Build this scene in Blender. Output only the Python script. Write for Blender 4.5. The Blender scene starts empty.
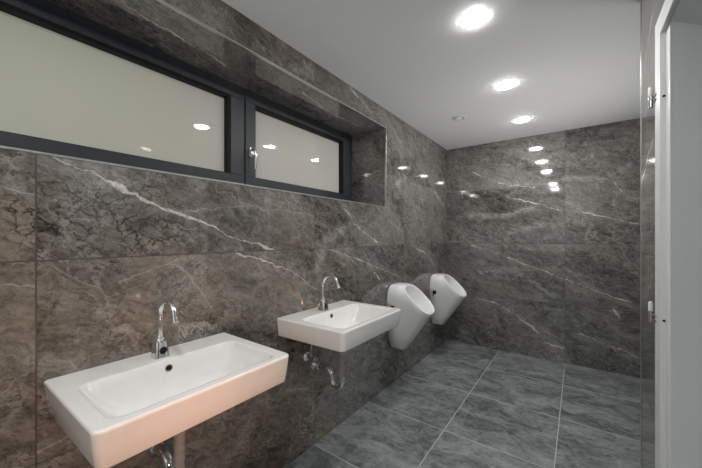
import bpy, bmesh, math, random
from mathutils import Vector
random.seed(4)
S = bpy.context.scene
C = S.collection
PI = math.pi

# ------------------------------------------------------------------ camera
cam_d = bpy.data.cameras.new('camera')
cam_d.sensor_width = 36.0
cam_d.lens = 311.7 / 702 * 36.0
cam_d.shift_y = 3.0 / 702
cam_d.clip_start = 0.02
cam = bpy.data.objects.new('camera', cam_d)
cam.location = (0, 0, 1.254)
cam.rotation_euler = (PI / 2, 0, math.radians(36.06))
C.objects.link(cam)
S.camera = cam

# ------------------------------------------------------------------ world (the bright hall the open rear end of the room leads to)
W = bpy.data.worlds.new('hall_light')
S.world = W
W.use_nodes = True
bgn = W.node_tree.nodes['Background']
bgn.inputs[0].default_value = (0.93, 0.98, 1.0, 1)
bgn.inputs[1].default_value = 1.1

# ------------------------------------------------------------------ exposure
S.view_settings.view_transform = 'Standard'
S.view_settings.look = 'None'
S.view_settings.gamma = 1.0
S.view_settings.use_curve_mapping = False
S.view_settings.exposure = 0.17
LAMP = 158.0          # radiance of the opal ceiling diffusers
WARM = 0.75           # watts of the warm wall spot beside the camera
LOBBY = 78.0         # radiance of the lamp in the lobby beyond the door

UP_ALCOVE, UP_REAR = 4.6, 10.0      # watts of the two wall uplights


def uplight(name, loc, normal, along, length, watts, spread):
    d = bpy.data.lights.new(name, 'AREA')
    d.shape = 'RECTANGLE'; d.size = length; d.size_y = 0.07; d.energy = watts; d.color = (1.0, 0.985, 0.96); d.spread = math.radians(spread)
    o = bpy.data.objects.new(name, d)
    z = -Vector(normal).normalized(); x = Vector(along).normalized(); y = z.cross(x)
    from mathutils import Matrix
    o.matrix_world = Matrix.Translation(loc) @ Matrix((x, y, z)).transposed().to_4x4()
    C.objects.link(o)


uplight('alcove_uplight_lamp', (0.64, 2.80, 0.76), (-0.60, 0, 0.80), (0, 1, 0), 1.40, UP_ALCOVE, 92)
uplight('rear_uplight_lamp', (-0.53, -1.20, 0.96), (0, 0.40, 0.92), (1, 0, 0), 1.20, UP_REAR, 118)

wd = bpy.data.lights.new('warm_spot_lamp', 'AREA')
wd.shape = 'DISK'; wd.size = 0.10; wd.energy = WARM; wd.color = (1.0, 0.50, 0.30); wd.spread = math.radians(62)
wo = bpy.data.objects.new('warm_spot_lamp', wd)
wo.location = (0.19, 0.12, 0.74)
wo.rotation_euler = Vector((-1.04, 0.36, -0.04)).to_track_quat('-Z', 'Y').to_euler()
C.objects.link(wo)

# room measures (metres, camera stands at x = 0, y = 0)
XL, XR, XA = -1.289, 0.23, 0.72      # left wall, near right wall, alcove wall
YB, YR = 3.756, -1.3                 # back wall, open rear end
H = 2.313
WY0, WY1, WZ0, WZ1 = -0.25, 2.265, 1.503, 2.16   # window opening


# ------------------------------------------------------------------ node helper
class NT:
    def __init__(self, name):
        self.m = bpy.data.materials.new(name)
        self.m.use_nodes = True
        self.t = self.m.node_tree
        self.b = self.t.nodes['Principled BSDF']

    def n(self, typ, **kw):
        nd = self.t.nodes.new(typ)
        for k, v in kw.items():
            setattr(nd, k, v)
        return nd

    def put(self, sock, v):
        if isinstance(v, bpy.types.NodeSocket):
            self.t.links.new(v, sock)
        elif v is not None:
            sock.default_value = v

    def math(self, op, a, b=None, c=None, clamp=False):
        nd = self.n('ShaderNodeMath', operation=op, use_clamp=clamp)
        self.put(nd.inputs[0], a)
        if b is not None: self.put(nd.inputs[1], b)
        if c is not None: self.put(nd.inputs[2], c)
        return nd.outputs[0]

    def vec(self, op, a, b=None, scale=None):
        nd = self.n('ShaderNodeVectorMath', operation=op)
        self.put(nd.inputs[0], a)
        if b is not None: self.put(nd.inputs[1], b)
        if scale is not None: self.put(nd.inputs['Scale'], scale)
        return nd.outputs['Value'] if op in ('DOT_PRODUCT', 'LENGTH', 'DISTANCE') else nd.outputs['Vector']

    def xyz(self, x, y, z=0.0):
        nd = self.n('ShaderNodeCombineXYZ')
        for i, v in enumerate((x, y, z)): self.put(nd.inputs[i], v)
        return nd.outputs[0]

    def noise(self, v, scale, detail=4, rough=0.55, dist=0.0, color=False):
        nd = self.n('ShaderNodeTexNoise')
        self.put(nd.inputs['Vector'], v)
        nd.inputs['Scale'].default_value = scale
        nd.inputs['Detail'].default_value = detail
        nd.inputs['Roughness'].default_value = rough
        nd.inputs['Distortion'].default_value = dist
        return nd.outputs['Color'] if color else nd.outputs[0]

    def vor(self, v, scale, feature='DISTANCE_TO_EDGE'):
        nd = self.n('ShaderNodeTexVoronoi', feature=feature)
        self.put(nd.inputs['Vector'], v)
        nd.inputs['Scale'].default_value = scale
        return nd.outputs['Distance']

    def ramp(self, f, a, b, lo=0.0, hi=1.0, smooth=True):
        nd = self.n('ShaderNodeMapRange', clamp=True)
        if smooth: nd.interpolation_type = 'SMOOTHSTEP'
        self.put(nd.inputs[0], f)
        for i, v in zip((1, 2, 3, 4), (a, b, lo, hi)): nd.inputs[i].default_value = v
        return nd.outputs[0]

    def mix(self, f, a, b):
        nd = self.n('ShaderNodeMix', data_type='RGBA')
        self.put(nd.inputs[0], f)
        for i, v in ((6, a), (7, b)):
            self.put(nd.inputs[i], v if isinstance(v, bpy.types.NodeSocket) else (*v, 1))
        return nd.outputs[2]

    def uv(self, ua, va):
        g = self.n('ShaderNodeNewGeometry')
        s = self.n('ShaderNodeSeparateXYZ')
        self.put(s.inputs[0], g.outputs['Position'])
        return s.outputs[ua], s.outputs[va]

    def joints(self, u, v, u0, v0, su, sv, w):
        """mask (1 on a joint) and an id vector per tile"""
        out = None
        ids = []
        for c, c0, s in ((u, u0, su), (v, v0, sv)):
            q = self.math('DIVIDE', self.math('SUBTRACT', c, c0), s)
            ids.append(self.math('FLOOR', q))
            fr = self.math('FRACT', q)
            d = self.math('MULTIPLY', self.math('MINIMUM', fr, self.math('SUBTRACT', 1.0, fr)), s)
            out = d if out is None else self.math('MINIMUM', out, d)
        mask = self.ramp(out, w * 0.5, w, 1.0, 0.0)
        return mask, ids


def flat(name, col, rough=0.5, metal=0.0, spec=0.5, coat=0.0, bump=0.0, bscale=60.0):
    t = NT(name)
    t.b.inputs['Metallic'].default_value = metal
    t.b.inputs['Specular IOR Level'].default_value = spec
    t.b.inputs['Coat Weight'].default_value = coat
    g = t.n('ShaderNodeTexCoord').outputs['Object']
    f = t.noise(g, bscale * 0.4, 3)
    c = tuple(col)
    t.put(t.b.inputs['Base Color'], t.mix(f, tuple(x * 0.96 for x in c), tuple(min(1, x * 1.04) for x in c)))
    t.put(t.b.inputs['Roughness'], t.ramp(f, 0.3, 0.7, rough * 0.92, min(1, rough * 1.08)))
    if bump:
        bn = t.n('ShaderNodeBump')
        bn.inputs['Strength'].default_value = bump
        bn.inputs['Distance'].default_value = 0.002
        t.put(bn.inputs['Height'], t.noise(g, bscale, 3))
        t.put(t.b.inputs['Normal'], bn.outputs[0])
    return t.m


def marble(name, ua, va, u0, v0, veins=(), bands=(), brown=0.5, flip=1.0, cracks=None, threads=()):
    t = NT(name)
    u, v = t.uv(ua, va)
    P0 = t.xyz(u, v)
    joint, ids = t.joints(u, v, u0, v0, 1.2, 0.6, 0.0028)
    off = t.xyz(t.math('MULTIPLY', ids[0], 3.71), t.math('MULTIPLY', ids[1], 5.37), t.math('MULTIPLY_ADD', ids[0], 1.3, t.math('MULTIPLY', ids[1], 2.1)))
    P = t.vec('ADD', P0, off)
    # diagonal grain: stretch along the vein direction
    a = math.radians(-24) * flip
    d1 = t.vec('DOT_PRODUCT', P, (math.cos(a), math.sin(a), 0))
    d2 = t.vec('DOT_PRODUCT', P, (-math.sin(a), math.cos(a), 0))
    G = t.xyz(t.math('MULTIPLY', d1, 0.45), d2, t.math('MULTIPLY', ids[1], 1.7))
    warp = t.vec('SCALE', t.vec('SUBTRACT', t.noise(P, 5.0, 6, 0.6, color=True), (0.5, 0.5, 0.5)), scale=0.16)
    Gw = t.vec('ADD', G, warp)
    cloud = t.math('ADD', t.math('MULTIPLY', t.noise(Gw, 2.6, 9, 0.66, 0.6), 0.62), t.math('MULTIPLY', t.noise(t.vec('ADD', G, t.vec('SCALE', warp, scale=2.2)), 1.7, 4, 0.6), 0.44))
    fine = t.noise(Gw, 24.0, 9, 0.78, 0.6)
    micro = t.noise(Gw, 70.0, 6, 0.75)
    tone = t.math('ADD', t.math('ADD', t.math('MULTIPLY', t.ramp(cloud, 0.42, 0.64), 0.46), t.math('MULTIPLY', t.ramp(fine, 0.38, 0.62), 0.40)), t.math('MULTIPLY', t.ramp(micro, 0.40, 0.60), 0.28))
    col_g = t.mix(tone, (0.016, 0.0155, 0.015), (0.265, 0.262, 0.250))
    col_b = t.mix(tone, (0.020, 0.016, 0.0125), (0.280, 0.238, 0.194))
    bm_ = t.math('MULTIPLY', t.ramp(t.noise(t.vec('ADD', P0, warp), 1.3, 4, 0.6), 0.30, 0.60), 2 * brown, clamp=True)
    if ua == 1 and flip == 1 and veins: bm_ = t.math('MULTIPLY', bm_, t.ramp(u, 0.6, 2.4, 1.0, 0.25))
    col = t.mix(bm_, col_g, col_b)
    # dark hairline crackle in patches
    w2 = t.vec('ADD', P, t.vec('SCALE', t.noise(P, 22.0, 5, 0.65, color=True), scale=0.06))
    cr = t.math('MULTIPLY', t.ramp(t.vor(w2, 24.0), 0.0, 0.10, 1.0, 0.0), t.ramp(t.noise(P, 15.0, 3), 0.36, 0.52))
    pm = t.ramp(t.noise(P, 2.7, 3), 0.50, 0.66)
    if cracks:
        cu, cv, rx, ry = cracks
        dd = t.vec('LENGTH', t.vec('DIVIDE', t.vec('SUBTRACT', t.vec('ADD', P0, t.vec('SCALE', warp, scale=0.8)), (cu, cv, 0)), (rx, ry, 1)))
        pm = t.math('MAXIMUM', t.math('MULTIPLY', pm, 0.55), t.ramp(dd, 0.6, 1.1, 1.0, 0.0))
    else:
        pm = t.math('MULTIPLY', pm, 0.5)
    col = t.mix(t.math('MULTIPLY', t.math('MULTIPLY', cr, pm), t.ramp(fine, 0.3, 0.6, 0.6, 1.0)), col, (0.012, 0.009, 0.007))
    # thin pale threads everywhere
    th = t.ramp(t.math('ABSOLUTE', t.math('SUBTRACT', t.noise(Gw, 3.4, 5, 0.6), 0.5)), 0.0, 0.010, 1.0, 0.0)
    net = t.ramp(t.vor(t.vec('ADD', Gw, t.vec('SCALE', t.noise(P, 14.0, 4, color=True), scale=0.10)), 13.0), 0.0, 0.06, 1.0, 0.0)
    col = t.mix(t.math('MULTIPLY', t.math('MULTIPLY', net, t.ramp(t.noise(P, 6.0, 3), 0.42, 0.60)), 0.42), col, (0.40, 0.38, 0.35))
    th2 = t.ramp(t.vor(t.vec('ADD', Gw, t.vec('SCALE', warp, scale=1.2)), 5.5), 0.0, 0.028, 1.0, 0.0)
    thm = t.ramp(t.noise(P, 4.0, 3), 0.42, 0.66)
    thr = t.math('MULTIPLY', t.math('MAXIMUM', th, t.math('MULTIPLY', th2, 0.7)), thm)
    col = t.mix(t.math('MULTIPLY', thr, 0.55), col, (0.48, 0.455, 0.42))
    # the bold white veins, where the slabs carry them
    if veins or bands:
        wv = t.vec('SCALE', t.vec('SUBTRACT', t.noise(P0, 9.0, 6, 0.65, color=True), (0.5, 0.5, 0.5)), scale=0.075)
        Pv = t.vec('MULTIPLY', t.vec('ADD', P0, wv), (1, 1, 0))

        def seg(A, B):
            ba = (B[0] - A[0], B[1] - A[1], 0)
            L2 = ba[0] ** 2 + ba[1] ** 2
            pa = t.vec('SUBTRACT', Pv, (A[0], A[1], 0))
            h = t.math('MULTIPLY', t.vec('DOT_PRODUCT', pa, ba), 1.0 / L2, clamp=True)
            return t.vec('LENGTH', t.vec('SUBTRACT', pa, t.vec('SCALE', ba, scale=h)))

        def dist(polys):
            d = None
            for pl in polys:
                for A, B in zip(pl[:-1], pl[1:]):
                    s = seg(A, B)
                    d = s if d is None else t.math('MINIMUM', d, s)
            return d
        wn = t.noise(P0, 5.5, 4, 0.6)
        if veins:
            d = dist(veins)
            wid = t.ramp(wn, 0.40, 0.68, 0.0016, 0.0115)
            k = t.math('SUBTRACT', 1.0, t.math('DIVIDE', d, wid), clamp=True)
            halo = t.ramp(d, 0.0, 0.05, 0.16, 0.0)
            col = t.mix(halo, col, (0.48, 0.46, 0.43))
            edge = t.math('MULTIPLY', t.ramp(d, 0.004, 0.02, 1.0, 0.0), t.ramp(t.noise(P0, 26.0, 4), 0.48, 0.6))
            col = t.mix(t.math('MULTIPLY', edge, 0.55), col, (0.035, 0.030, 0.026))
            k = t.math('MULTIPLY', t.ramp(k, 0.0, 0.5), t.ramp(t.noise(P0, 42.0, 4, 0.7), 0.36, 0.54, 0.40, 1.0))
            col = t.mix(t.math('MULTIPLY', k, 0.85), col, (0.72, 0.69, 0.66))
        if threads:
            d = dist(threads)
            col = t.mix(t.math('MULTIPLY', t.ramp(d, 0.0, 0.0042, 0.65, 0.0), t.ramp(t.noise(P0, 20.0, 3), 0.35, 0.55, 0.25, 1.0)), col, (0.46, 0.44, 0.41))
            col = t.mix(t.ramp(d, 0.0, 0.035, 0.14, 0.0), col, (0.40, 0.38, 0.35))
        if bands:
            d = dist(bands)
            col = t.mix(t.math('MULTIPLY', t.ramp(d, 0.0, 0.05, 0.5, 0.0), t.ramp(fine, 0.35, 0.6)), col, (0.48, 0.48, 0.465))
    col = t.mix(t.math('MULTIPLY', joint, 0.9), col, (0.022, 0.021, 0.020))
    t.put(t.b.inputs['Base Color'], col)
    t.put(t.b.inputs['Roughness'], t.math('MULTIPLY_ADD', joint, 0.5, t.ramp(fine, 0.3, 0.7, 0.04, 0.075)))
    t.b.inputs['Specular IOR Level'].default_value = 0.9
    return t.m


LV = [[(0.233, 1.5), (0.367, 1.444), (0.488, 1.387), (0.599, 1.346), (0.688, 1.322), (0.746, 1.293), (0.854, 1.252), (1.098, 1.187)],
      [(0.865, 1.17), (1.026, 1.137), (1.242, 1.05), (1.391, 0.94)],
      [(1.689, 1.445), (1.844, 1.333), (2.121, 1.218)],
      [(1.531, 1.18), (1.976, 1.057), (2.167, 0.908)], [(1.976, 1.057), (2.516, 0.896)],
      [(2.744, 1.18), (3.189, 1.051), (3.392, 0.883)],
      [(3.332, 1.775), (3.651, 1.611)],
      [(1.77, 2.301), (2.032, 2.209)]]
BV = [[(-0.984, 2.008), (-0.832, 1.921), (-0.627, 1.822), (-0.371, 1.776)],
      [(-0.627, 1.691), (-0.371, 1.609), (-0.129, 1.509)],
      [(-0.104, 1.602), (0.047, 1.49), (0.255, 1.421), (0.446, 1.374)],
      [(0.269, 1.771), (0.325, 1.678)],
      [(-0.995, 1.161), (-0.656, 1.045), (-0.326, 0.923), (-0.12, 0.84), (0.074, 0.764), (0.417, 0.654)],
      [(-0.923, 0.553), (-0.717, 0.511), (-0.529, 0.416), (-0.326, 0.26)],
      [(0.012, 0.321), (0.219, 0.256), (0.446, 0.171)],
      [(0.269, 0.589), (0.311, 0.522)], [(-0.265, 0.168), (-0.12, 0.137)]]
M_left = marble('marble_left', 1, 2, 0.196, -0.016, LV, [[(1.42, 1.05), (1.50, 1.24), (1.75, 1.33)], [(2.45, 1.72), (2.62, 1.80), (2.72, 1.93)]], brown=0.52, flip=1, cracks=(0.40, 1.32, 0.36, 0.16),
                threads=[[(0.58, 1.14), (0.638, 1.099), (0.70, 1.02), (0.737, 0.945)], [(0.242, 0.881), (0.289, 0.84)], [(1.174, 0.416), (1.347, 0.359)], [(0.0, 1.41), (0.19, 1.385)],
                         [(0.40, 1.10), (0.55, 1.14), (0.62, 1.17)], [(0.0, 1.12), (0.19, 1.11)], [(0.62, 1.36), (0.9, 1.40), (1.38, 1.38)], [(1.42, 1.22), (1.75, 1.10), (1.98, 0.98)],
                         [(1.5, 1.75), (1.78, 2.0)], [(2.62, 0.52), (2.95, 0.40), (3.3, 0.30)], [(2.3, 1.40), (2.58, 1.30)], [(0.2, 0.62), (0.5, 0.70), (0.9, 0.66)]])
M_left_end = marble('marble_reveal', 0, 2, -1.9, -0.016, [], brown=0.2)
M_left_top = marble('marble_soffit', 1, 0, 0.196, -1.9, [[(0.30, -1.36), (0.55, -1.45), (0.95, -1.50)], [(1.4, -1.40), (1.8, -1.47), (2.1, -1.44)]], brown=0.3)
M_back = marble('marble_back', 0, 2, -0.104, -0.016, BV, [[(-0.104, 1.84), (0.168, 1.796), (0.276, 1.853), (0.446, 1.93)], [(-0.9, 0.86), (-0.55, 0.9), (-0.2, 0.66)], [(-1.0, 1.5), (-0.7, 1.48), (-0.4, 1.55)], [(-0.6, 1.30), (-0.3, 1.38)]], brown=0.12,
                threads=[[(-0.98, 1.52), (-0.62, 1.50), (-0.36, 1.57)], [(0.30, 1.66), (0.27, 1.52), (0.33, 1.44)], [(0.10, 1.40), (0.05, 1.22)], [(-0.95, 0.98), (-0.6, 0.90), (-0.2, 0.93)],
                         [(-0.1, 0.95), (0.15, 0.72), (0.4, 0.62)], [(-0.75, 0.45), (-0.70, 0.2)], [(-0.45, 0.40), (-0.30, 0.52), (-0.12, 0.53)], [(-0.04, 0.42), (0.02, 0.36)],
                         [(0.2, 0.5), (0.32, 0.36), (0.44, 0.34)], [(-0.5, 2.1), (-0.2, 2.0)], [(0.05, 2.15), (0.3, 2.0)]])
M_right = marble('marble_right', 1, 2, 0.1, -0.016, [[(1.62, 1.62), (1.9, 1.5)], [(1.65, 2.1), (1.88, 1.95)]], brown=0.15)
M_face_y = marble('marble_pier_end', 0, 2, 0.2, -0.016, [], brown=0.15)


def floor_mat():
    t = NT('slate_floor_tile')
    u, v = t.uv(0, 1)
    joint, ids = t.joints(u, v, -0.104, 1.99, 0.6, 0.6, 0.0029)
    off = t.xyz(t.math('MULTIPLY', ids[0], 3.3), t.math('MULTIPLY', ids[1], 4.7), t.math('ADD', ids[0], t.math('MULTIPLY', ids[1], 2.3)))
    P = t.vec('ADD', t.xyz(u, v), off)
    St = t.vec('MULTIPLY', P, (0.75, 1.35, 1))
    wp = t.vec('SCALE', t.vec('SUBTRACT', t.noise(P, 4.0, 5, color=True), (0.5, 0.5, 0.5)), scale=0.25)
    St = t.vec('ADD', St, wp)
    a = t.noise(St, 4.6, 10, 0.74, 0.5)
    b = t.noise(St, 34.0, 8, 0.78)
    tone = t.math('ADD', t.math('MULTIPLY', t.ramp(a, 0.36, 0.66), 0.62), t.math('MULTIPLY', t.ramp(b, 0.36, 0.64), 0.40))
    col = t.mix(tone, (0.050, 0.060, 0.062), (0.34, 0.375, 0.375))
    scr = t.ramp(t.math('ABSOLUTE', t.math('SUBTRACT', t.noise(St, 5.5, 5, 0.6), 0.5)), 0.0, 0.010, 0.35, 0.0)
    col = t.mix(t.math('MULTIPLY', scr, t.ramp(t.noise(P, 5.0), 0.48, 0.62)), col, (0.5, 0.52, 0.5))
    col = t.mix(t.math('MULTIPLY', joint, 0.9), col, (0.62, 0.62, 0.58))
    t.put(t.b.inputs['Base Color'], col)
    t.put(t.b.inputs['Roughness'], t.ramp(b, 0.3, 0.7, 0.34, 0.46))
    t.b.inputs['Specular IOR Level'].default_value = 0.45
    bn = t.n('ShaderNodeBump')
    bn.inputs['Strength'].default_value = 0.12
    bn.inputs['Distance'].default_value = 0.002
    t.put(bn.inputs['Height'], t.math('SUBTRACT', b, joint))
    t.put(t.b.inputs['Normal'], bn.outputs[0])
    return t.m


M_floor = floor_mat()
M_ceil = flat('ceiling_paint', (0.80, 0.80, 0.79), 0.75, bump=0.05, bscale=160)
M_plaster = flat('grey_plaster', (0.57, 0.585, 0.585), 0.6, bump=0.05, bscale=120)
M_frame = flat('door_frame_paint', (0.80, 0.82, 0.82), 0.35)
M_ceramic = flat('white_ceramic', (0.89, 0.89, 0.875), 0.10, spec=0.5, coat=0.5)
M_ceramic_u = flat('white_ceramic_urinal', (0.89, 0.89, 0.885), 0.14, spec=0.5, coat=0.3)
M_chrome = flat('chrome', (0.86, 0.86, 0.87), 0.10, metal=1.0)
M_chrome_d = flat('dull_chrome', (0.55, 0.55, 0.56), 0.25, metal=1.0)
M_grey_pl = flat('grey_plastic_pipe', (0.34, 0.345, 0.35), 0.28)
M_black = flat('black_rubber', (0.006, 0.006, 0.006), 0.55, spec=0.25)
M_anth = flat('anthracite_metal', (0.038, 0.045, 0.053), 0.38, bump=0.04, bscale=300)
M_alu = flat('brushed_aluminium', (0.62, 0.62, 0.61), 0.32, metal=1.0)
M_silver = flat('satin_silver', (0.75, 0.75, 0.75), 0.22, metal=1.0)
M_white_pl = flat('white_plastic', (0.82, 0.82, 0.81), 0.35)


def glass_mat():
    t = NT('milky_window_glass')
    u, v = t.uv(1, 2)
    P = t.xyz(u, v)
    f = t.ramp(t.noise(P, 0.9, 2), 0.3, 0.7)
    g = t.ramp(u, 0.0, 1.6)
    c = t.mix(g, (0.47, 0.485, 0.41), (0.50, 0.48, 0.44))
    c = t.mix(t.math('MULTIPLY', f, 0.10), c, (0.36, 0.38, 0.31))
    t.put(t.b.inputs['Base Color'], c)
    t.b.inputs['Roughness'].default_value = 0.02
    t.b.inputs['Specular IOR Level'].default_value = 0.55
    # back-lit: daylight soaking through the film
    t.put(t.b.inputs['Emission Color'], c)
    t.b.inputs['Emission Strength'].default_value = 0.20
    return t.m


M_glass = glass_mat()


def emit(name, col, s):
    t = NT(name)
    g = t.n('ShaderNodeTexCoord').outputs['Object']
    c = tuple(col)
    t.put(t.b.inputs['Emission Color'], t.mix(t.noise(g, 20.0), tuple(x * 0.99 for x in c), c))
    t.b.inputs['Base Color'].default_value = (0.8, 0.8, 0.8, 1)
    t.b.inputs['Emission Strength'].default_value = s
    return t.m


M_lamp = emit('opal_diffuser', (1.0, 0.985, 0.96), LAMP)
M_lobby_lamp = emit('lobby_diffuser', (1.0, 1.0, 0.99), LOBBY)
M_warm_lamp = emit('warm_diffuser', (1.0, 0.50, 0.30), 0.6)


# ------------------------------------------------------------------ mesh helpers
def box(bm, x0, x1, y0, y1, z0, z1, bev=0.0, mats=None):
    vs = [bm.verts.new((x, y, z)) for x in (x0, x1) for y in (y0, y1) for z in (z0, z1)]
    q = [(0, 1, 3, 2), (4, 6, 7, 5), (0, 4, 5, 1), (2, 3, 7, 6), (0, 2, 6, 4), (1, 5, 7, 3)]  # -x +x -y +y -z +z
    fs = []
    for i, f in enumerate(q):
        fc = bm.faces.new([vs[j] for j in f])
        fc.material_index = mats[i] if mats else 0
        fs.append(fc)
    if bev:
        es = list({e for f in fs for e in f.edges})
        bmesh.ops.bevel(bm, geom=es, offset=bev, segments=2, profile=0.5, affect='EDGES')


def prism(bm, pts, z0, z1, mi=None):
    lo = [bm.verts.new((x, y, z0)) for x, y in pts]
    hi = [bm.verts.new((x, y, z1)) for x, y in pts]
    n = len(pts)
    for i in range(n):
        f = bm.faces.new((lo[i], lo[(i + 1) % n], hi[(i + 1) % n], hi[i]))
        if mi: f.material_index = mi[i]
    bm.faces.new(lo[::-1]); bm.faces.new(hi)


def loft(bm, rings, cap0=True, cap1=True):
    R = [[bm.verts.new(p) for p in r] for r in rings]
    n = len(R[0])
    for a, b in zip(R[:-1], R[1:]):
        for i in range(n):
            bm.faces.new((a[i], a[(i + 1) % n], b[(i + 1) % n], b[i]))
    if cap0: bm.faces.new(R[0][::-1])
    if cap1: bm.faces.new(R[-1])


def tube(bm, pts, r, seg=16, cap=True):
    pts = [Vector(p) for p in pts]
    rr = r if isinstance(r, (list, tuple)) else [r] * len(pts)
    rings = []
    T0 = (pts[1] - pts[0]).normalized()
    N = T0.orthogonal().normalized()
    for i, p in enumerate(pts):
        if i == 0: T = T0
        elif i == len(pts) - 1: T = (pts[-1] - pts[-2]).normalized()
        else: T = ((pts[i + 1] - p).normalized() + (p - pts[i - 1]).normalized()).normalized()
        N = (N - T * N.dot(T)).normalized()
        B = T.cross(N)
        rings.append([p + (N * math.cos(2 * PI * k / seg) + B * math.sin(2 * PI * k / seg)) * rr[i] for k in range(seg)])
    loft(bm, rings, cap, cap)


def lathe(bm, c, axis, prof, seg=32):
    """prof: list of (distance along axis, radius)"""
    c = Vector(c); A = Vector(axis).normalized()
    N = A.orthogonal().normalized(); B = A.cross(N)
    loft(bm, [[c + A * d + (N * math.cos(2 * PI * k / seg) + B * math.sin(2 * PI * k / seg)) * r for k in range(seg)] for d, r in prof])


def arc(c, r, a0, a1, n, plane='xz'):
    out = []
    for i in range(n + 1):
        a = math.radians(a0 + (a1 - a0) * i / n)
        p = (r * math.cos(a), r * math.sin(a))
        out.append((c[0] + p[0], c[1], c[2] + p[1]) if plane == 'xz' else (c[0] + p[0], c[1] + p[1], c[2]))
    return out


def rrect(x0, x1, y0, y1, r, z, n=6):
    """rounded rectangle ring, counter-clockwise"""
    out = []
    for cx, cy, a in ((x1 - r, y1 - r, 0), (x0 + r, y1 - r, 90), (x0 + r, y0 + r, 180), (x1 - r, y0 + r, 270)):
        for i in range(n + 1):
            t = math.radians(a + 90 * i / n)
            out.append((cx + r * math.cos(t), cy + r * math.sin(t), z))
    return out


def drect(x0, x1, hw, r, z, n=6, rb=0.004, cut=0.0):
    """like rrect, symmetric in y, nearly square corners at the wall and a slightly narrower front"""
    out = []
    for cx, cy, a, q in ((x1 - r, hw - cut - r, 0, r), (x0 + rb, hw - rb, 90, rb), (x0 + rb, -hw + rb, 180, rb), (x1 - r, -hw + cut + r, 270, r)):
        for i in range(n + 1):
            t = math.radians(a + 90 * i / n)
            out.append((cx + q * math.cos(t), cy + q * math.sin(t), z))
    return out


def obj(name, bm, mats, parent=None, smooth=True, angle=35, sub=0):
    bmesh.ops.remove_doubles(bm, verts=bm.verts, dist=1e-6)
    bmesh.ops.recalc_face_normals(bm, faces=bm.faces)
    me = bpy.data.meshes.new(name)
    bm.to_mesh(me); bm.free()
    for m in (mats if isinstance(mats, (list, tuple)) else [mats]): me.materials.append(m)
    if smooth:
        me.polygons.foreach_set('use_smooth', [True] * len(me.polygons))
        me.set_sharp_from_angle(angle=math.radians(angle))
    o = bpy.data.objects.new(name, me)
    C.objects.link(o)
    if sub:
        s = o.modifiers.new('smooth', 'SUBSURF'); s.levels = sub; s.render_levels = sub
    if parent: o.parent = parent
    return o


def NB(): return bmesh.new()


def tag(o, label, cat, group=None):
    o['label'] = label; o['category'] = cat
    if group: o['group'] = group
    return o


def thing(name, label, cat, loc=(0, 0, 0), group=None):
    o = bpy.data.objects.new(name, None)
    o.empty_display_size = 0.1
    C.objects.link(o)
    o.location = loc
    return tag(o, label, cat, group)


def struct(o, label=None, cat=None):
    o['kind'] = 'structure'
    if label: tag(o, label, cat)
    return o


def dup(root, loc, label, name=None):
    r = root.copy(); C.objects.link(r); r.location = loc; r['label'] = label
    for ch in list(root.children):
        c = ch.copy(); C.objects.link(c); c.parent = r
        for g in list(ch.children):
            d = g.copy(); C.objects.link(d); d.parent = c
    return r


# ------------------------------------------------------------------ the room
bm = NB(); box(bm, XL - 0.05, 2.2, YR, YB + 0.05, -0.08, 0.0)
struct(obj('floor', bm, M_floor, smooth=False), 'grey slate floor of large square tiles with pale grout', 'floor')

bm = NB(); box(bm, XL - 0.05, 2.2, YR, YB + 0.05, H, H + 0.1)
struct(obj('ceiling', bm, M_ceil, smooth=False), 'plain light grey painted ceiling', 'ceiling')

# left wall: four blocks round the window opening; faces: -x +x -y +y -z +z
XO = XL - 0.42
bm = NB()
ml = [0, 0, 1, 1, 2, 2]
box(bm, XO, XL, YR, YB, -0.05, WZ0, mats=ml)
box(bm, XO, XL, YR, YB, WZ1, H + 0.05, mats=ml)
box(bm, XO, XL, WY1, YB, WZ0, WZ1, mats=ml)
box(bm, XO, XL, YR, WY0, WZ0, WZ1, mats=ml)
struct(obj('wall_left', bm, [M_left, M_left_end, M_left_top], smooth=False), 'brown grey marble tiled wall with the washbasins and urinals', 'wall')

bm = NB(); box(bm, XO, 2.2, YB, YB + 0.12, -0.05, H + 0.05)
struct(obj('wall_back', bm, M_back, smooth=False), 'dark grey marble tiled end wall with white veins', 'wall')

# near right wall, with the doorway (door head at 1.96)
bm = NB()
DZ = 1.955
prism(bm, [(XR, 1.91), (XR, 1.492), (0.2426, 1.492), (0.2426, 1.4245), (0.60, 1.80), (0.60, 1.91)], -0.02, DZ, mi=[0, 1, 1, 1, 1, 2])
box(bm, XR, 0.95, 0.55, 1.91, DZ, H + 0.02, mats=[0, 1, 1, 2, 1, 1])
box(bm, XR, 0.34, YR, 0.55, -0.02, H + 0.02, mats=[0, 1, 1, 1, 1, 1])
box(bm, 0.60, 2.2, 1.80, 1.91, -0.02, DZ, mats=[1, 1, 1, 2, 1, 1])
box(bm, 0.95, 2.2, 1.80, 1.91, DZ, H + 0.02, mats=[1, 1, 1, 2, 1, 1])
struct(obj('wall_right', bm, [M_right, M_plaster, M_face_y], smooth=False), 'near right wall of polished grey marble beside the doorway', 'wall')

bm = NB(); box(bm, XA, XA + 0.1, 1.91, YB, -0.02, H + 0.02, mats=[0, 0, 1, 1, 1, 1])
struct(obj('wall_alcove', bm, [M_right, M_face_y], smooth=False), 'marble side wall of the far part of the room', 'wall')
bm = NB(); box(bm, XL - 0.05, 2.2, YR - 0.1, YR, -0.02, H + 0.02)
struct(obj('wall_rear', bm, M_plaster, smooth=False), 'plain pale wall closing the room behind the camera', 'wall')
# lobby beyond the doorway
bm = NB(); box(bm, 1.45, 1.55, YR, 1.80, -0.02, H + 0.02)
struct(obj('wall_lobby', bm, M_plaster, smooth=False), 'plain wall of the lobby beyond the doorway', 'wall')

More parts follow.
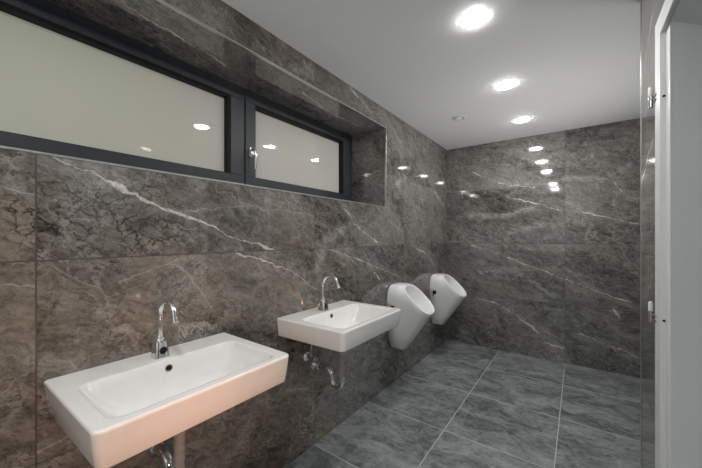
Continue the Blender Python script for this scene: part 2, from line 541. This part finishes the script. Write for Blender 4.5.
# metal edge strips
def trim(nm, dims, label, m=M_alu):
    b = NB(); box(b, *dims, bev=0.0008)
    struct(obj(nm, b, m, smooth=False), label, 'edge trim')
e = 0.0035
trim('trim_1', (XL - 0.012, XL + 0.002, WY0, WY1 + e, WZ0 - e, WZ0 + e), 'thin metal edge strip along the bottom of the window recess')
trim('trim_2', (XL - 0.012, XL + 0.002, WY0, WY1 + e, WZ1 - e, WZ1 + e), 'thin metal edge strip along the top of the window recess')
trim('trim_3', (XL - 0.012, XL + 0.002, WY1 - e, WY1 + e, WZ0 + e, WZ1 - e), 'thin upright metal edge strip at the right end of the window recess')
trim('trim_4', (XR - 0.002, XR + 0.006, 1.906, 1.913, 0, H), 'upright metal edge strip on the end of the near right wall')

# ------------------------------------------------------------------ window
XF = -1.622
win = bpy.data.objects.new('window_1', None); C.objects.link(win); win.location = (XF, 1.0, WZ0)
struct(win, 'long dark framed window strip recessed high in the left wall', 'window')


def wobj(nm, b, m, par, **k):
    o = obj(nm, b, m, None, **k)
    loc = Vector((0, 0, 0)); q = par
    while q: loc += q.location; q = q.parent
    o.data.transform(__import__('mathutils').Matrix.Translation(-loc))
    o.parent = par
    return o


def ring_frame(b, x0, x1, y0, y1, z0, z1, wl, wr, wb, wt, bev=0.003):
    box(b, x0, x1, y0, y1, z0, z0 + wb, bev=bev)
    box(b, x0, x1, y0, y1, z1 - wt, z1, bev=bev)
    box(b, x0, x1, y0, y0 + wl, z0 + wb - 0.001, z1 - wt + 0.001, bev=bev)
    box(b, x0, x1, y1 - wr, y1, z0 + wb - 0.001, z1 - wt + 0.001, bev=bev)


b = NB(); ring_frame(b, XF - 0.09, XF - 0.02, WY0, WY1, WZ0, WZ1, 0.07, 0.07, 0.06, 0.075)
box(b, XF - 0.09, XF - 0.02, 1.115, 1.165, WZ0 + 0.05, WZ1 - 0.06)
wobj('frame', b, M_anth, win, smooth=False)


def sash(y0, y1, wl, wr, handle):
    z0, z1 = WZ0 + 0.028, 2.112
    zb, zt = 1.622 - z0, z1 - 2.076
    b = NB(); ring_frame(b, XF - 0.05, XF, y0, y1, z0, z1, wl, wr, zb, zt)
    s = wobj('sash', b, M_anth, win, smooth=False)
    b = NB(); g = 0.010
    ring_frame(b, XF - 0.048, XF - 0.004, y0 + wl - g, y1 - wr + g, z0 + zb - g, z1 - zt + g, g + 0.003, g + 0.016, g + 0.003, g + 0.016, bev=0)
    wobj('gasket', b, M_black, s, smooth=False)
    b = NB(); box(b, XF - 0.052, XF - 0.042, y0 + wl - 0.008, y1 - wr + 0.008, z0 + zb - 0.008, z1 - zt + 0.008)
    wobj('pane', b, M_glass, s, smooth=False)
    if handle:
        hy = y0 + 0.036
        b = NB(); box(b, XF, XF + 0.010, hy - 0.014, hy + 0.014, 1.738, 1.805, bev=0.004)
        tube(b, [(XF + 0.008, hy, 1.785), (XF + 0.040, hy, 1.785)], 0.008)
        lv = [(XF + 0.040, hy, 1.792), (XF + 0.044, hy, 1.775), (XF + 0.046, hy + 0.003, 1.74), (XF + 0.044, hy + 0.004, 1.70), (XF + 0.040, hy + 0.004, 1.668), (XF + 0.036, hy + 0.004, 1.658)]
        tube(b, lv, [0.008, 0.0105, 0.010, 0.0095, 0.009, 0.006], 12)
        h = wobj('handle', b, M_silver, s)
        h['label'] = 'silver lever handle'
    return s


sash(-0.19, 1.140, 0.09, 0.093, False)
sash(1.146, 2.226, 0.073, 0.103, True)

# ------------------------------------------------------------------ doorway frame
door = bpy.data.objects.new('door_1', None); C.objects.link(door); door.location = (XR, 1.0, 0)
struct(door, 'white metal door frame without a leaf at the right edge', 'door')
b = NB()
XP = XR - 0.004
def jamb_prof(y_out, y_in, s):
    # s=+1 far jamb (opening on its -y side)
    return [(XP, y_out), (XP, y_in), (0.2405, y_in), (0.2405, y_in - s * 0.056), (0.2422, y_in - s * 0.056), (0.2422, y_in + s * 0.012), (XR - 0.0005, y_in + s * 0.012), (XR - 0.0005, y_out)]
prism(b, jamb_prof(1.563, 1.479, 1), 0.0, 1.949)
prism(b, jamb_prof(0.535, 0.620, -1), 0.0, 1.949)
# head
box(b, XP, XR - 0.0005, 0.535, 1.563, 1.949, 2.016)
wobj('frame', b, M_frame, door, smooth=False)
b = NB()
box(b, XR - 0.0004, 0.2405, 0.62, 1.479, 1.949, 1.9545)
box(b, 0.2405, 0.2422, 0.676, 1.423, 1.941, 1.9545)
wobj('head_rebate', b, M_plaster, door, smooth=False)
for zh, zp in ((1.767, 1.732), (0.974, 0.970)):
    b = NB()
    hx, hy = XR - 0.0125, 1.584
    lathe(b, (hx, hy, zh - 0.036), (0, 0, 1), [(0, 0.004), (0.001, 0.0068), (0.040, 0.0068), (0.041, 0.004)], 16)
    for dz in (-0.012, -0.030):
        tube(b, [(hx + 0.002, hy, zh + dz + 0.008), (hx + 0.008, hy - 0.02, zh + dz + 0.008), (XP - 0.001, hy - 0.055, zh + dz + 0.008)], 0.0032, 8)
    h = wobj('hinge', b, M_silver, door)
    b = NB(); lathe(b, (hx, hy, zh + 0.0055), (0, 0, 1), [(0, 0.005), (0.001, 0.0072), (0.030, 0.0072), (0.036, 0.005), (0.037, 0.002)], 16)
    c = wobj('hinge_cap', b, M_white_pl, h); c['label'] = 'white plastic hinge cap'
    b = NB(); lathe(b, (0.2357, 1.4788, zp), (0, -1, 0), [(0, 0.004), (0.0018, 0.004), (0.0022, 0.002)], 12)
    p = wobj('plug', b, M_black, door); p['label'] = 'small round black plug'

# white cubicle door on the alcove wall (seen only as reflections)
d2 = bpy.data.objects.new('door_2', None); C.objects.link(d2); d2.location = (XA, 3.1, 0)
struct(d2, 'white framed door in the side wall of the far part of the room', 'door')
b = NB()
box(b, XA - 0.012, XA - 0.0005, 2.62, 2.70, 0, 2.03); box(b, XA - 0.012, XA - 0.0005, 3.50, 3.58, 0, 2.03); box(b, XA - 0.012, XA - 0.0005, 2.70, 3.50, 1.96, 2.03)
wobj('frame', b, M_frame, d2, smooth=False)
b = NB(); box(b, XA - 0.008, XA - 0.0006, 2.705, 3.495, 0.01, 1.955)
wobj('leaf', b, flat('grey_door_leaf', (0.16, 0.16, 0.16), 0.4), d2, smooth=False)

# ------------------------------------------------------------------ ceiling lamps
def lamp(x, y, label):
    t = thing('ceiling_light', label, 'ceiling light', (x, y, H), 'round ceiling lights in a row')
    b = NB(); lathe(b, (0, 0, 0), (0, 0, -1), [(0.0002, 0.0675), (0.0006, 0.0675), (0.0010, 0.0668), (0.0010, 0.0645), (0.0002, 0.0645)], 40)
    obj('trim_ring', b, M_white_pl, t)
    b = NB(); lathe(b, (0, 0, 0), (0, 0, -1), [(0.0003, 0.064), (0.0016, 0.064), (0.0038, 0.059), (0.0064, 0.048), (0.0082, 0.034), (0.009, 0.018), (0.0092, 0.004)], 40)
    obj('diffuser', b, M_lamp, t)
    return t
L0 = lamp(-0.41, 1.575, 'largest and nearest of the three round ceiling lights')
dup(L0, (-0.41, 2.39, H), 'middle one of the three round ceiling lights')
dup(L0, (-0.41, 3.19, H), 'small farthest round ceiling light, close to the end wall')
dup(L0, (-0.41, 0.06, H), 'round ceiling light directly above the nearest washbasin side, beside the camera')
dup(L0, (-0.41, -0.72, H), 'rearmost round ceiling light of the row, behind the camera')
lb = thing('lobby_light', 'round ceiling light in the lobby beyond the doorway', 'ceiling light', (1.05, 0.45, H))
b = NB(); lathe(b, (0, 0, 0), (0, 0, -1), [(0.0005, 0.15), (0.03, 0.15), (0.05, 0.12), (0.055, 0.02)], 40)
obj('diffuser', b, M_lobby_lamp, lb)

wl = thing('wall_light', 'round warm wall lamp beside the doorway, close to the camera', 'wall lamp', (XR, 0.12, 0.74))
b = NB(); lathe(b, (-0.0005, 0, 0), (-1, 0, 0), [(0, 0.075), (0.006, 0.075), (0.007, 0.066), (0.002, 0.065), (0.0, 0.064)], 32)
obj('ring', b, M_white_pl, wl)
b = NB(); lathe(b, (-0.0015, 0, 0), (-1, 0, 0), [(0, 0.063), (0.003, 0.063), (0.0045, 0.055), (0.005, 0.004)], 32)
obj('diffuser', b, M_warm_lamp, wl)

sd = thing('ceiling_vent', 'small round grey vent cap on the ceiling near the corner', 'vent', (-0.856, 2.80, H))
b = NB(); lathe(b, (0, 0, 0), (0, 0, -1), [(0.0003, 0.056), (0.004, 0.056), (0.009, 0.050), (0.009, 0.044), (0.003, 0.040), (0.0003, 0.040)], 36)
obj('ring', b, M_plaster, sd)
b = NB(); lathe(b, (0, 0, 0), (0, 0, -1), [(0.0003, 0.034), (0.010, 0.034), (0.014, 0.028), (0.015, 0.004)], 36)
obj('cap', b, M_ceil, sd)

# trough uplights on the hidden walls
def trough(loc, along_y, length, label):
    t = thing('wall_uplight', label, 'wall lamp', loc)
    b = NB()
    sx = -1 if along_y else 1
    prof = [(0.0005, -0.06), (0.07, -0.06), (0.13, -0.01), (0.128, -0.006), (0.07, -0.05), (0.006, -0.05), (0.006, 0.03), (0.0005, 0.03)]
    if along_y: rings = [[(-p, q, z) for p, z in prof] for q in (-length / 2, length / 2)]
    else: rings = [[(q, p, z) for p, z in prof] for q in (-length / 2, length / 2)]
    loft(b, rings)
    obj('housing', b, M_white_pl, t, smooth=False)
trough((XA, 2.80, 0.76), True, 1.46, 'white trough uplight on the side wall of the far part of the room')
trough((-0.53, YR, 0.96), False, 1.26, 'white trough uplight on the wall behind the camera')

# ------------------------------------------------------------------ washbasins (local origin on the wall, rim height = 0)
RIM = 0.825
def basin(y, label):
    t = thing('washbasin', label, 'washbasin', (XL, y, RIM), 'washbasins on the left wall')
    b = NB()
    w, dp = 0.298, 0.441
    def outer(ins, z, r): return drect(0.0005, dp - ins, w - ins, r, z, 7, cut=0.006)
    rings = []
    # underside from the middle outwards, then the side, the rim and the bowl
    rings.append(rrect(0.13, 0.29, -0.13, 0.13, 0.05, -0.138, 7))
    rings.append(rrect(0.08, 0.34, -0.19, 0.19, 0.06, -0.130, 7))
    rings.append(rrect(0.04, 0.395, -0.245, 0.245, 0.05, -0.106, 7))
    rings.append(outer(0.018, -0.0985, 0.018))
    rings.append(outer(0.0135, -0.096, 0.021))
    rings.append(outer(0.0115, -0.091, 0.022))
    rings.append(outer(0.006, -0.045, 0.023))
    rings.append(outer(0.0025, -0.010, 0.024))
    rings.append(outer(0.0022, -0.0055, 0.024))
    rings.append(outer(0.0045, -0.0015, 0.022))
    rings.append(outer(0.0075, -0.0002, 0.020))
    rings.append(outer(0.0085, 0.0, 0.020))
    rings.append(outer(0.0115, 0.0, 0.020))
    bx0, bx1, bw = 0.122, 0.407, 0.250
    def inner(i, z, r): return rrect(bx0 + i, bx1 - i, -bw + i, bw - i, r, z, 7)
    rings.append(inner(-0.008, 0.0, 0.042))
    rings.append(inner(-0.004, 0.0, 0.040))
    rings.append(inner(0.001, -0.0012, 0.038))
    rings.append(inner(0.005, -0.006, 0.036))
    rings.append(rrect(bx0 + 0.008, bx1 - 0.010, -bw + 0.020, bw - 0.014, 0.040, -0.030, 7))
    rings.append(rrect(bx0 + 0.012, bx1 - 0.018, -bw + 0.042, bw - 0.024, 0.045, -0.062, 7))
    rings.append(rrect(bx0 + 0.018, bx1 - 0.030, -bw + 0.068, bw - 0.040, 0.05, -0.094, 7))
    rings.append(rrect(bx0 + 0.032, bx1 - 0.055, -bw + 0.10, bw - 0.07, 0.06, -0.110, 7))
    rings.append(rrect(bx0 + 0.07, bx1 - 0.13, -0.045, 0.045, 0.035, -0.116, 7))
    loft(b, rings)
    obj('bowl', b, M_ceramic, t, angle=60)
    b = NB(); lathe(b, (bx0 + 0.0072, 0, -0.030), (1, 0, 0.10), [(0, 0.0125), (0.0025, 0.0125), (0.003, 0.0105), (0.001, 0.0098), (0.0009, 0.002)], 24)
    h = obj('overflow_hole', b, M_chrome_d, t); h['label'] = 'small round overflow hole'
    b = NB(); lathe(b, (bx0 + 0.0088, 0, -0.0297), (1, 0, 0.10), [(0, 0.0088), (0.0006, 0.0088), (0.0008, 0.001)], 24)
    h2 = obj('hole_core', b, M_black, h)
    b = NB(); lathe(b, (0.21, 0, -0.1155), (0, 0, 1), [(0, 0.032), (0.003, 0.032), (0.005, 0.028), (0.004, 0.02), (0.003, 0.002)], 28)
    d = obj('drain', b, M_chrome, t); d['label'] = 'chrome drain in the bowl'
    return t


def faucet(y, label):
    t = thing('faucet', label, 'faucet', (XL + 0.073, y, RIM), 'sensor faucets on the washbasins')
    b = NB()
    loft(b, [rrect(-0.027, 0.027, -0.024, 0.024, 0.010, 0.0004, 5), rrect(-0.026, 0.026, -0.0235, 0.0235, 0.010, 0.004, 5),
             rrect(-0.022, 0.023, -0.021, 0.021, 0.010, 0.045, 5), rrect(-0.020, 0.018, -0.019, 0.019, 0.010, 0.057, 5), rrect(-0.014, 0.012, -0.014, 0.014, 0.009, 0.060, 5)])
    obj('base', b, M_chrome, t, angle=40)
    b = NB()
    lathe(b, (-0.001, 0, 0.0585), (0, 0, 1), [(0, 0.0125), (0.008, 0.0125), (0.010, 0.0095)], 20)
    R = 0.056
    pts = [(-0.001, 0, 0.066), (-0.001, 0, 0.10), (-0.001, 0, 0.145)] + arc((-0.001 + R, 0, 0.148), R, 180, 20, 16)
    e1 = Vector(pts[-1]); dr = Vector((math.sin(math.radians(20)), 0, -math.cos(math.radians(20))))
    pts.append(tuple(e1 + dr * 0.012))
    tube(b, pts, 0.0088, 18)
    s = obj('spout', b, M_chrome, t, angle=40)
    b = NB(); lathe(b, e1 + dr * 0.008, dr, [(0, 0.0092), (0.002, 0.0112), (0.020, 0.0112), (0.022, 0.009), (0.0215, 0.002)], 20)
    obj('aerator', b, M_chrome, s)
    b = NB(); lathe(b, (0.0205, 0, 0.026), (1, 0, 0.09), [(0, 0.0128), (0.005, 0.0128), (0.007, 0.010), (0.0072, 0.001)], 24)
    q = obj('sensor_eye', b, M_black, t); q['label'] = 'round black sensor eye'
    return t


def trap(y, label):
    t = thing('drain_trap', label, 'drain pipe', (XL, y, 0), 'drain traps under the washbasins')
    x = 0.206
    b = NB(); tube(b, [(x, 0, RIM - 0.137), (x, 0, 0.60)], 0.0165, 20)
    obj('tailpiece', b, M_chrome_d, t)
    b = NB(); lathe(b, (x, 0, 0.628), (0, 0, -1), [(0, 0.017), (0.002, 0.021), (0.016, 0.021), (0.024, 0.018)], 20)
    obj('nut', b, M_chrome, t)
    b = NB(); lathe(b, (x, 0, 0.462), (0, 0, -1), [(0, 0.017), (0.002, 0.0205), (0.016, 0.0205), (0.018, 0.017)], 20)
    obj('nut', b, M_chrome, t)
    b = NB(); tube(b, [(x, 0, 0.612), (x, 0, 0.44)], 0.0172, 20)
    g = obj('dip_pipe', b, M_grey_pl, t); g['label'] = 'grey plastic pipe section'
    b = NB(); r = 0.037
    pts = [(x, 0, 0.452), (x, 0, 0.435)] + arc((x - r, 0, 0.432), r, 0, -180, 12) + [(x - 2 * r, 0, 0.440)] + arc((x - 2 * r - 0.038, 0, 0.443), 0.038, 0, 90, 8) + [(0.05, 0, 0.481), (0.001, 0, 0.482)]
    tube(b, pts, 0.0165, 20)
    obj('bend', b, M_chrome, t, angle=50)
    b = NB(); lathe(b, (0.0005, 0, 0.482), (1, 0, 0), [(0, 0.036), (0.004, 0.036), (0.012, 0.030), (0.022, 0.023), (0.034, 0.0215), (0.036, 0.017)], 28)
    obj('wall_flange', b, M_chrome, t)
    return t


def valve(y, z, label):
    t = thing('angle_valve', label, 'valve', (XL, y, z), 'angle valves under the washbasins')
    b = NB(); lathe(b, (0.0005, 0, 0), (1, 0, 0), [(0, 0.027), (0.003, 0.027), (0.010, 0.018), (0.011, 0.010), (0.040, 0.010), (0.041, 0.013), (0.056, 0.013), (0.057, 0.006)], 20)
    tube(b, [(0.034, 0, 0.004), (0.034, 0, 0.026)], 0.0075, 12)
    obj('body', b, M_chrome, t)
    b = NB(); lathe(b, (0.056, 0, 0), (1, 0, 0), [(0, 0.008), (0.004, 0.016), (0.014, 0.016), (0.017, 0.012), (0.018, 0.002)], 14)
    obj('knob', b, M_chrome_d, t)
    b = NB(); tube(b, [(0.034, 0, 0.024), (0.034, 0.002, 0.06), (0.040, 0.02, 0.11), (0.060, 0.045, RIM - z - 0.140)], 0.0055, 10)
    h = obj('supply_hose', b, M_chrome_d, t)
    return t


Y1, Y2 = 0.507, 1.398
B1 = basin(Y1, 'larger nearest white washbasin in the lower left corner')
dup(B1, (XL, Y2, RIM), 'white washbasin beside the urinals, in the middle of the wall')
F1 = faucet(Y1 - 0.004, 'chrome sensor faucet on the nearest washbasin')
dup(F1, (XL + 0.073, Y2 - 0.008, RIM), 'chrome sensor faucet on the washbasin beside the urinals')
T1 = trap(Y1, 'chrome and grey drain trap under the nearest washbasin')
dup(T1, (XL, Y2 + 0.0, 0), 'chrome drain trap hanging under the washbasin beside the urinals')
V1 = valve(Y1 - 0.075, 0.553, 'chrome angle valve under the nearest washbasin')
dup(V1, (XL, Y2 - 0.072, 0.553), 'chrome angle valve under the washbasin beside the urinals')

# ------------------------------------------------------------------ urinals (local: x from wall, y sideways, z height)
def urinal(y, label):
    t = thing('urinal', label, 'urinal', (XL, y, -0.010), 'white wall hung urinals')
    N = 48
    def outline(x_of, sc=1.0, n=4.5):
        out = []
        for i in range(N):
            a = 2 * PI * i / N
            c, s = math.cos(a), math.sin(a)
            yy = math.copysign(abs(c) ** (2 / n), c); zz = math.copysign(abs(s) ** (2 / n), s)
            z = 0.588 + 0.275 * zz * sc
            hw = 0.108 + 0.048 * min(1, max(0, (z - 0.313) / 0.34))
            yv = hw * yy * sc
            out.append((x_of(z, yy), yv, z))
        return out
    def rimring(k, depth, dz=0.0, n=2.5):
        # ellipse on the slanted opening; k scales, depth sinks it along the inward normal
        A = Vector((0.114, 0, 0.862)); B = Vector((0.338, 0, 0.640))
        m = (A + B) / 2; ax = (A - B) / 2
        nrm = Vector((-ax.z, 0, ax.x)).normalized() * -1   # points out of the bowl
        if nrm.x < 0: nrm = -nrm
        out = []
        for i in range(N):
            a = 2 * PI * i / N
            c, s = math.cos(a), math.sin(a)
            yy = math.copysign(abs(c) ** (2 / n), c); zz = math.copysign(abs(s) ** (2 / n), s)
            p = m + ax * zz * k - nrm * depth + Vector((0, 0.138 * yy * k, dz))
            out.append(tuple(p))
        return out
    def lerp(a, b_, f): return [tuple(p[j] + (q[j] - p[j]) * f for j in range(3)) for p, q in zip(a, b_)]
    r0 = outline(lambda z, q: 0.0005, 0.96)
    r1 = outline(lambda z, q: 0.008, 0.965)
    r1b = outline(lambda z, q: 0.010, 1.0)
    r2 = outline(lambda z, q: 0.082 + 0.03 * (1 - abs(q)) * (0.9 - z), 1.0)
    r2b = outline(lambda z, q: 0.094 + 0.03 * (1 - abs(q)) * (0.9 - z), 0.993, 4.5)
    rim = rimring(1.0, 0.004)
    rings = [r0, r1, r1b, r2, r2b, lerp(r2b, rim, 0.3), lerp(r2b, rim, 0.62), lerp(r2b, rim, 0.9), rimring(0.995, 0.0), rimring(0.97, -0.003), rimring(0.90, -0.001), rimring(0.86, 0.010)]
    rings += [rimring(0.80, 0.05, -0.010), rimring(0.68, 0.10, -0.03), rimring(0.5, 0.135, -0.05), rimring(0.2, 0.150, -0.06)]
    b = NB(); loft(b, rings)
    obj('bowl', b, M_ceramic_u, t, angle=70)
    # fixing slot in the left flank with its cover
    b = NB(); box(b, 0.040, 0.075, -0.1595, -0.152, 0.640, 0.700, bev=0.001)
    s_ = obj('fixing_slot', b, M_black, t, smooth=False); s_['label'] = 'dark rectangular fixing slot in the flank'
    b = NB(); box(b, 0.052, 0.076, -0.1612, -0.155, 0.636, 0.662, bev=0.001)
    p = obj('slot_cover', b, M_white_pl, s_, smooth=False); p['label'] = 'small white slot cover'
    b = NB(); lathe(b, (0.168, 0, 0.560), (0.55, 0, 0.8), [(0, 0.030), (0.006, 0.030), (0.010, 0.024), (0.011, 0.003)], 24)
    obj('drain_grate', b, M_chrome_d, t)
    return t


U1 = urinal(2.425, 'nearer white urinal, right beside the second washbasin')
dup(U1, (XL, 3.352, -0.014), 'farther white urinal, closest to the end wall')
